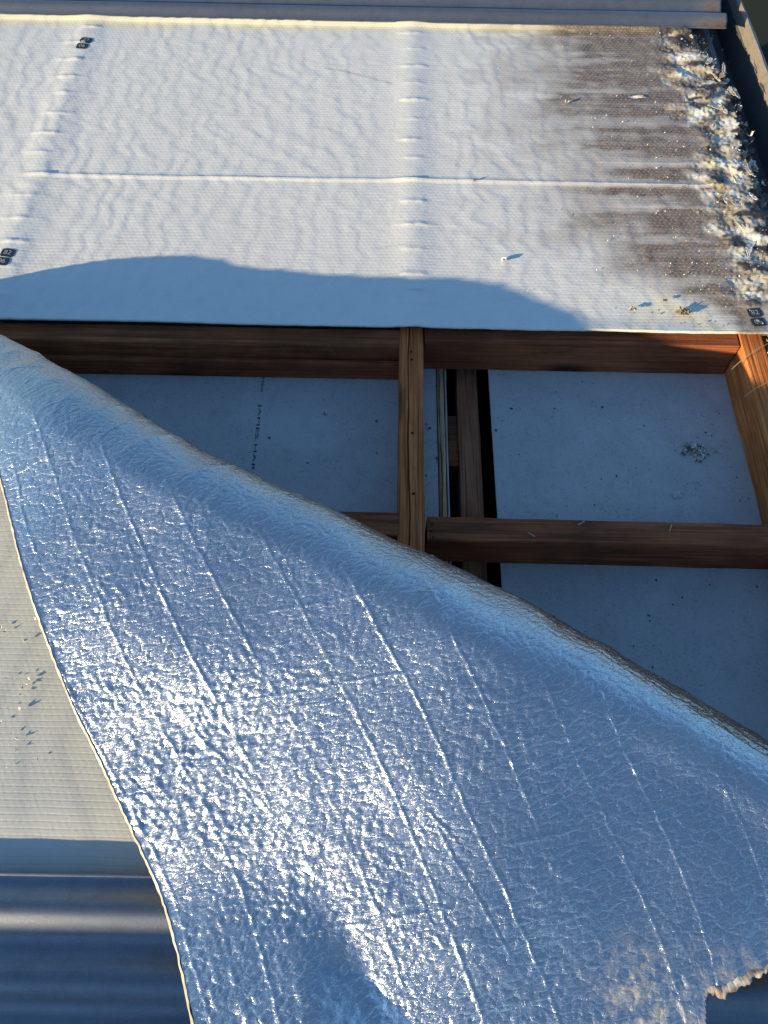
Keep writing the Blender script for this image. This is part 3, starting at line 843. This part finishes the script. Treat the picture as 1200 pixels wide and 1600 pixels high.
# cut edge of the sheet: light film wrapped round the bubble core
def rim(name, xa, ya, seed):
    """ribbon of film between foil side and white side, along the sheet points xa, ya"""
    h0 = foil_h(xa, ya)
    base = fold(xa, ya, h0)
    rows = []
    for t in np.linspace(0, 1, 6):
        a = pi * t
        off = h0 + 0.0006 - 0.0026 + 0.0032 * cos(a)
        out = 0.0036 * sin(a) + 0.0012 * pn(np.arange(len(xa)) * 0.31, t * 3 + 0 * xa, seed)
        rows.append((off, out))
    return rows
xe = np.arange(-0.99, 0.786, 0.004)
ye = top_edge(xe)
rows = rim("cut_edge", xe, ye, 161)
PP = np.stack([fold(xe, ye + o, f) for f, o in rows], 0)
me = grid_mesh("cut_edge", PP, None, np.stack([np.broadcast_to(xe, PP.shape[:2]), np.broadcast_to(ye, PP.shape[:2])], -1),
               {"stain": np.clip(0.42 + 0.5 * pn(PP[..., 0] * 40, PP[..., 1] * 40, 162), 0, 0.8), "char": np.zeros(PP.shape[:2]), "cream": np.full(PP.shape[:2], 0.15)})
link("cut_edge", me, M['white_plain'], peel)
# cream underside film curling out at the torn end
ye = np.arange(0.30, 0.562, 0.003)
xe = right_end(ye)
PP = []
for t in np.linspace(0, 1, 9):
    o = (0.013 + 0.006 * pn(ye * 30, ye * 0, 171) + 0.007 * pn(ye * 150, ye * 0, 176)) * t + 0.003 * pn(ye * 110, ye * 0 + 7 * t, 172) * t
    PP.append(fold(xe + o - 0.006, ye, 0.004 * sin(t * pi) - 0.012 * t * t + 0.0012 * pn(ye * 80, ye * 0 + 5 * t, 173) + foil_h(xe, ye)))
PP = np.stack(PP, 0)
me = grid_mesh("torn_lip", PP, None, np.stack([np.broadcast_to(xe, PP.shape[:2]), np.broadcast_to(ye, PP.shape[:2])], -1),
               {"stain": np.clip(0.65 + 0.7 * pn(PP[..., 0] * 60, PP[..., 1] * 60, 174), 0, 0.95), "char": np.clip(-0.2 + pn(PP[..., 0] * 45, PP[..., 1] * 45, 175), 0, 0.6), "cream": np.full(PP.shape[:2], 0.1)})
o = link("torn_lip", me, M['white'], peel)
o["label"] = "torn cream film curling out at the ragged end"
tag(peel, "large peeled sheet folded over the open bay with silver foil side showing", "insulation sheet")

# ------------------------------------------------------------------ flaking film, debris and small things
def flake_geo(r, x, y, z, size, tone, V, F, T, curl=None, tilt=0.6):
    n = 3
    a = r.uniform(0, 2 * pi)
    cu_ = r.uniform(-1.2, 1.2) if curl is None else curl
    rot = Euler((r.gauss(0, tilt), r.gauss(0, tilt), a)).to_matrix()
    asp = r.uniform(0.45, 1.0)
    b = len(V)
    for i in range(n):
        for j in range(n):
            u, v = (i / (n - 1) - 0.5) * size, (j / (n - 1) - 0.5) * size * asp
            u += r.uniform(-0.18, 0.18) * size; v += r.uniform(-0.18, 0.18) * size * asp
            p = Vector((u, v, cu_ * u * u / size * 1.4 + r.uniform(-0.06, 0.06) * size))
            p = rot @ p
            V.append((x + p.x, y + p.y, z + p.z)); T.append(tone)
    for i in range(n - 1):
        for j in range(n - 1):
            k = b + i * n + j
            F.append((k, k + 1, k + n + 1, k + n))

def peel_strip(r, x, y, z, length, width, tone, V, F, T, ang=pi / 2 + 0.12, spread=0.45):
    # a thin strip of film lying along the torn edge, one side curling up, ends ragged
    n, m = 8, 4
    a = ang + r.gauss(0, spread)
    ca, sa = cos(a), sin(a)
    cu_ = r.uniform(0.0, 0.30); ph = r.uniform(0, 6)
    b = len(V)
    for i in range(n):
        u = (i / (n - 1) - 0.5) * length
        w = width * (0.35 + 0.65 * sin(pi * (i + 0.4) / (n - 0.2))) * r.uniform(0.7, 1.2)
        bend = 0.006 * sin(u * 60 + ph)
        for j in range(m):
            t = j / (m - 1)
            v = (t - 0.3) * w + bend + r.uniform(-0.1, 0.1) * width * (j in (0, m - 1))
            zz = z + cu_ * w * t * t * 0.7 + 0.0015 * sin(u * 140 + ph + t) + r.uniform(-0.0006, 0.0006)
            V.append((x + u * ca - v * sa, y + u * sa + v * ca, zz)); T.append(min(1, max(0, tone + r.gauss(0, 0.06))))
    for i in range(n - 1):
        for j in range(m - 1):
            k = b + i * m + j
            F.append((k, k + 1, k + m + 1, k + m))

def flake_mesh(name, V, F, T):
    me = pydata(name, V, F)
    at = me.attributes.new("tone", 'FLOAT', 'POINT')
    at.data.foreach_set("value", np.array(T, np.float32))
    return me

r = random.Random(21)
V, F, T = [], [], []
cand = []
while len(cand) < 620:
    y = r.uniform(1.04, 2.10)
    t = abs(r.gauss(0, 1))
    cand.append((y, t))
ya = np.array([c[0] for c in cand]); exa = edge_x(ya)
xa = exa + 0.008 - np.array([c[1] for c in cand]) * np.interp(ya, [1.03, 1.2, 1.6, 2.1], [0.045, 0.048, 0.05, 0.048])
cl = pn(xa * 20, ya * 20, 201)
za = upper_fields(xa, ya)[0]
tn = pn(xa * 24 + 5, ya * 24, 202)
big = []
for x, y, z, c, q, e in zip(xa, ya, za, cl, tn, exa):
    if r.random() > 0.30 + 1.1 * c or x < 0.55: continue
    tone = min(1, max(0, 0.68 + 0.55 * q + r.gauss(0, 0.14)))
    sz = r.choice((0.002, 0.003, 0.003, 0.004, 0.006, 0.016))
    if sz > 0.015 and len(big) < 48:
        big.append((x, y, z, tone)); continue
    if x > e: z = -0.004
    flake_geo(r, x, y, z + 0.001 + r.uniform(0, 0.002), sz, tone, V, F, T, tilt=0.13)
# scattered tiny bits further in
for i in range(420):
    y = r.uniform(1.05, 2.09); x = 0.76 - abs(r.gauss(0, 0.16))
    flake_geo(r, x, y, 0.0165 + float(pn(x * 1.3, y * 1.7, 60)) * 0.0035, r.uniform(0.0015, 0.0035), r.choice((0.9, 0.8, 0.6, 0.1)), V, F, T)
o = link("flaking_film", flake_mesh("flaking_film", V, F, T), M['flake'], up)
o["kind"] = "stuff"
for (x, y, z, tone) in big:
    V, F, T = [], [], []
    peel_strip(r, x, y, z + 0.003, r.uniform(0.018, 0.055), r.uniform(0.006, 0.016), tone, V, F, T)
    fo = link("film_flake", flake_mesh("film_flake", V, F, T), M['flake'], up)
    md = fo.modifiers.new("thickness", 'SOLIDIFY'); md.thickness = 0.0008

# litter on the flashing beside the red rafter, and dark litter in the gutter
V, F, T = [], [], []
for i in range(520):
    y = r.uniform(0.5, 1.06); x = r.uniform(0.762, 0.852)
    flake_geo(r, x, y, r.uniform(-0.003, 0.008), r.uniform(0.004, 0.015), min(1, max(0, r.gauss(0.42, 0.28))), V, F, T)
for i in range(60):
    y = r.uniform(0.75, 1.03); x = 0.768 + abs(r.gauss(0, 0.02))
    flake_geo(r, x, y, r.uniform(0.002, 0.014), r.uniform(0.012, 0.026), r.uniform(0.5, 0.95), V, F, T)
o = link("film_litter", flake_mesh("film_litter", V, F, T), M['flake'])
tag(o, "cream and brown film litter heaped beside the red rafter", "litter", kind="stuff")
V, F, T = [], [], []
for i in range(650):
    y = r.uniform(1.1, 2.3); x = 0.874 + abs(r.gauss(0, 0.022))
    if x > 0.945: continue
    flake_geo(r, x, y, -0.078 + r.uniform(0, 0.012), r.uniform(0.004, 0.016), min(1, max(0, r.gauss(0.16, 0.16))), V, F, T)
for i in range(160):
    y = r.uniform(1.1, 2.1); x = float(edge_x(np.array([y]))[0]) + r.uniform(0.0, 0.03)
    flake_geo(r, x, y, r.uniform(-0.012, 0.004), r.uniform(0.006, 0.018), min(1, max(0, r.gauss(0.35, 0.25))), V, F, T)
o = link("gutter_litter", flake_mesh("gutter_litter", V, F, T), M['flake'])
tag(o, "dark flakes and dust lying along the gutter trough", "litter", kind="stuff")

# specks on the ceiling boards
def specks(parent, n, x0, x1, y0, y1, seed):
    rr = random.Random(seed)
    V, F, T = [], [], []
    for i in range(n):
        x, y = rr.uniform(x0, x1), rr.uniform(y0, y1)
        flake_geo(rr, x, y, -0.0896, rr.choice((0.001, 0.001, 0.0015, 0.002, 0.003, 0.0055)) , rr.uniform(0.0, 0.12), V, F, T, tilt=0.15)
    o = link("specks", flake_mesh("specks", V, F, T), M['flake'], parent)
    o["kind"] = "stuff"
specks(b1, 45, -0.75, 0.02, 0.55, 1.0, 61)
specks(b1, 46, 0.076, 0.104, 0.5, 1.0, 62)
specks(b2, 170, 0.216, 0.705, 0.30, 1.0, 63)

def clump(name, x, y, z, rad, n, size, tones, seed, label, cat, mat='flake', flat=0.3):
    rr = random.Random(seed)
    V, F, T = [], [], []
    for i in range(n):
        a, q = rr.uniform(0, 2 * pi), rad * rr.random() ** 0.7
        flake_geo(rr, x + q * cos(a), y + 0.7 * q * sin(a), z + rr.uniform(0, flat) * size, rr.uniform(0.5, 1.2) * size, rr.choice(tones), V, F, T, tilt=0.4)
    o = link(name, flake_mesh(name, V, F, T), M[mat])
    return tag(o, label, cat)
clump("debris_heap", 0.617, 0.818, -0.0895, 0.028, 90, 0.0085, (0.2, 0.5, 0.85, 0.95, 0.75, 0.1), 71, "small grey and white debris heap on the right ceiling board", "debris")
clump("debris_heap", 0.585, 0.826, -0.0895, 0.018, 12, 0.006, (0.8, 0.85, 0.7), 72, "thin white crumbs left of the debris heap on the ceiling board", "debris")
clump("debris_heap", 0.655, 0.815, -0.0895, 0.016, 8, 0.006, (0.7, 0.05, 0.6), 73, "few grey crumbs right of the debris heap on the ceiling board", "debris")
clump("brown_clump", 0.599, 1.087, 0.0185, 0.013, 42, 0.008, (0.12, 0.2, 0.3, 0.4), 74, "dry brown clump on the white sheet near its lower right edge", "clump")
clump("brown_clump", 0.497, 1.092, 0.0185, 0.007, 16, 0.005, (0.05, 0.2, 0.8), 75, "small dark clump on white sheet left of the brown clump", "clump")
clump("brown_clump", 0.568, 1.118, 0.0185, 0.006, 12, 0.004, (0.12, 0.25), 76, "faint brown crumb patch just above the brown clump", "clump")

def one_flake(name, x, y, z, size, tone, seed, label, cat, curl=0.9, tilt=0.25, group=None):
    rr = random.Random(seed)
    V, F, T = [], [], []
    flake_geo(rr, x, y, z, size, tone, V, F, T, curl=curl, tilt=tilt)
    o = link(name, flake_mesh(name, V, F, T), M['flake'])
    md = o.modifiers.new("thickness", 'SOLIDIFY'); md.thickness = 0.0006
    return tag(o, label, cat, group)
one_flake("plaster_chip", 0.563, 0.720, -0.0885, 0.017, 0.75, 81, "white chip lying flat on the right ceiling board above the noggin", "chip", 0.1, 0.08)
one_flake("film_scrap", 0.243, 1.223, 0.0165, 0.011, 0.9, 82, "white curled scrap casting a shadow just above the shade line", "scrap", 1.4, 0.5)
one_flake("film_scrap", 0.430, 1.768, 0.0165, 0.009, 0.85, 83, "small curled scrap standing on the brown stained part of the sheet", "scrap", 1.6, 0.6)
V, F, T = [], [], []
peel_strip(random.Random(84), 0.612, 1.800, 0.0155, 0.046, 0.013, 0.97, V, F, T, ang=-0.35, spread=0.01)
tag(link("film_scrap", flake_mesh("film_scrap", V, F, T), M['flake']), "long white curl of film at the edge of the scorched end", "scrap")
one_flake("film_scrap", 0.193, 1.475, 0.0185, 0.007, 0.05, 85, "dark scrap caught on the long ridge of the white sheet", "scrap", 0.8, 0.4)

# flecks of film on the lower white sheet
px = [(48, 972), (55, 966), (62, 972), (68, 986), (8, 987), (2, 980), (40, 1055), (45, 1062), (35, 1074), (12, 1060), (22, 1061), (33, 1084), (42, 1071),
      (12, 1107), (32, 1108), (2, 1128), (18, 1147), (28, 1155), (27, 1171), (60, 1185), (10, 1200), (40, 1000)]
def pix(x, y, Z):
    u, v = x - 600.0, y - 800.0
    uu = _c * u + _s * v; vv = -_s * u + _c * v
    d = Vector((uu, FPX * cos(PITCH) - vv * sin(PITCH), -FPX * sin(PITCH) - vv * cos(PITCH)))
    t = (Z - CAM_H) / d.z
    return Vector((0, 0, CAM_H)) + d * t
for i, (a, b) in enumerate(px):
    p = pix(a, b, 0.009)
    one_flake("film_fleck", p.x, p.y, 0.0095, 0.0025 + 0.0035 * ((i * 37) % 10) / 10, 0.93, 400 + i, "small pale fleck of film lying on the lower white sheet beside the foil",
              "fleck", 0.6, 0.15, "film flecks on the lower white sheet")

# dry stalks sticking out over the red rafter
def stalk(name, pts, rad, label):
    cu = bpy.data.curves.new(name, 'CURVE'); cu.dimensions = '3D'
    sp = cu.splines.new('POLY'); sp.points.add(len(pts) - 1)
    for q, p in zip(sp.points, pts): q.co = (*p, 1)
    cu.bevel_depth = rad; cu.bevel_resolution = 2
    o = bpy.data.objects.new(name, cu); COL.objects.link(o)
    bpy.context.view_layer.update()
    me = bpy.data.meshes.new_from_object(o.evaluated_get(bpy.context.evaluated_depsgraph_get()))
    bpy.data.objects.remove(o); me.materials.clear()
    return tag(link(name, me, M['straw']), label, "stalk")
stalk("dry_stalk", [(0.765, 1.02, 0.006), (0.735, 1.0, 0.010), (0.700, 0.975, 0.004), (0.680, 0.958, -0.003)], 0.0007, "thin pale dry stalk lying across the lit top of the red rafter")
stalk("dry_stalk", [(0.745, 0.925, 0.004), (0.71, 0.905, 0.003), (0.69, 0.890, -0.002)], 0.0006, "short dry stalk on the red rafter below the longer stalk")

# printed marks on the upper sheet: two rounded dark blocks with light characters
def mark(x, y, ang, label, w=0.029, hh=0.023, glyphs=("82", "06")):
    z = upper_z(x, y)
    def drape(p, dz):
        return (p[0], p[1], upper_z(x + p[0] * cos(ang) - p[1] * sin(ang), y + p[0] * sin(ang) + p[1] * cos(ang)) - z + dz)
    root = empty("printed_mark", (0, 0, 0)); root.parent = up
    root.matrix_parent_inverse = Matrix.Translation(-up.location)
    root.location = (x, y, z); root.rotation_euler = (0, 0, ang)
    root["label"] = label
    for k in (0, 1):
        cy = (0.5 - k) * (hh + 0.003)
        pts = []
        rr_ = 0.005
        for (cx_, cy_, a0) in ((w / 2 - rr_, hh / 2 - rr_, 0), (-w / 2 + rr_, hh / 2 - rr_, pi / 2), (-w / 2 + rr_, -hh / 2 + rr_, pi), (w / 2 - rr_, -hh / 2 + rr_, 1.5 * pi)):
            for q in range(4):
                a = a0 + q * pi / 6
                pts.append((cx_ + rr_ * cos(a) + 0.003 * (k == 0), cy + cy_ + rr_ * sin(a), 0))
        n = len(pts)
        Vv = [drape(p, -0.001) for p in pts] + [drape(p, 0.0010) for p in pts]
        Ff = [tuple(range(n, 2 * n)), tuple(range(n))[::-1]] + [(i, (i + 1) % n, n + (i + 1) % n, n + i) for i in range(n)]
        b_ = bpy.data.objects.new("block", pydata("block", Vv, Ff)); b_.data.materials.append(M['ink']); b_.parent = root; COL.objects.link(b_)
        cu = bpy.data.curves.new("characters", 'FONT'); cu.body = glyphs[k]; cu.size = 0.017; cu.align_x = 'CENTER'; cu.align_y = 'CENTER'
        to = bpy.data.objects.new("characters", cu); COL.objects.link(to)
        bpy.context.view_layer.update()
        gm = bpy.data.meshes.new_from_object(to.evaluated_get(bpy.context.evaluated_depsgraph_get()))
        bpy.data.objects.remove(to)
        for v in gm.vertices: v.co = Vector(drape((v.co.x * 1.0 + 0.003 * (k == 0), v.co.y + cy), 0.0014))
        gm.materials.clear(); gm.materials.append(M['ink_light'])
        go = bpy.data.objects.new("characters", gm); go.parent = root; COL.objects.link(go)
    return root
mark(-0.806, 1.985, -0.10, "dark printed mark at the far end of the left rib row")
mark(-0.812, 1.208, -0.12, "dark printed mark at the left edge by the shade line")
mark(0.748, 1.080, 0.15, "dark printed mark on the lower right corner")

p = pix(1188, 1577, -0.006)
one_flake("red_scrap", p.x, p.y, 0.000, 0.012, 0.2, 91, "small dark red scrap on the shaded roofing at the bottom corner", "scrap", 0.6, 0.3)
bpy.data.objects["red_scrap"].data.materials.clear(); bpy.data.objects["red_scrap"].data.materials.append(M['red'])

# unseen roll added behind the camera to shade the near corner
V, F = [], []
N, turns, Lx0, Lx1 = 260, 5, -1.90, -0.36
cy, cz = -0.745, 0.185
for i in range(N + 1):
    a = turns * 2 * pi * i / N
    rr_ = 0.05 + 0.105 * i / N
    for x in (Lx0, Lx1):
        V.append((x + 0.006 * sin(a * 0.7), cy + rr_ * cos(a), cz + rr_ * sin(a)))
for i in range(N):
    F.append((2 * i, 2 * i + 1, 2 * i + 3, 2 * i + 2))
ro = link("shade_roll", pydata("shade_roll", V, F, True), mat_plain("roll film", (0.68, 0.68, 0.65), (0.60, 0.60, 0.57), 0.5, 20))
md = ro.modifiers.new("thickness", 'SOLIDIFY'); md.thickness = 0.004
tag(ro, "unseen white roll added behind the camera to shade the near corner", "insulation roll")
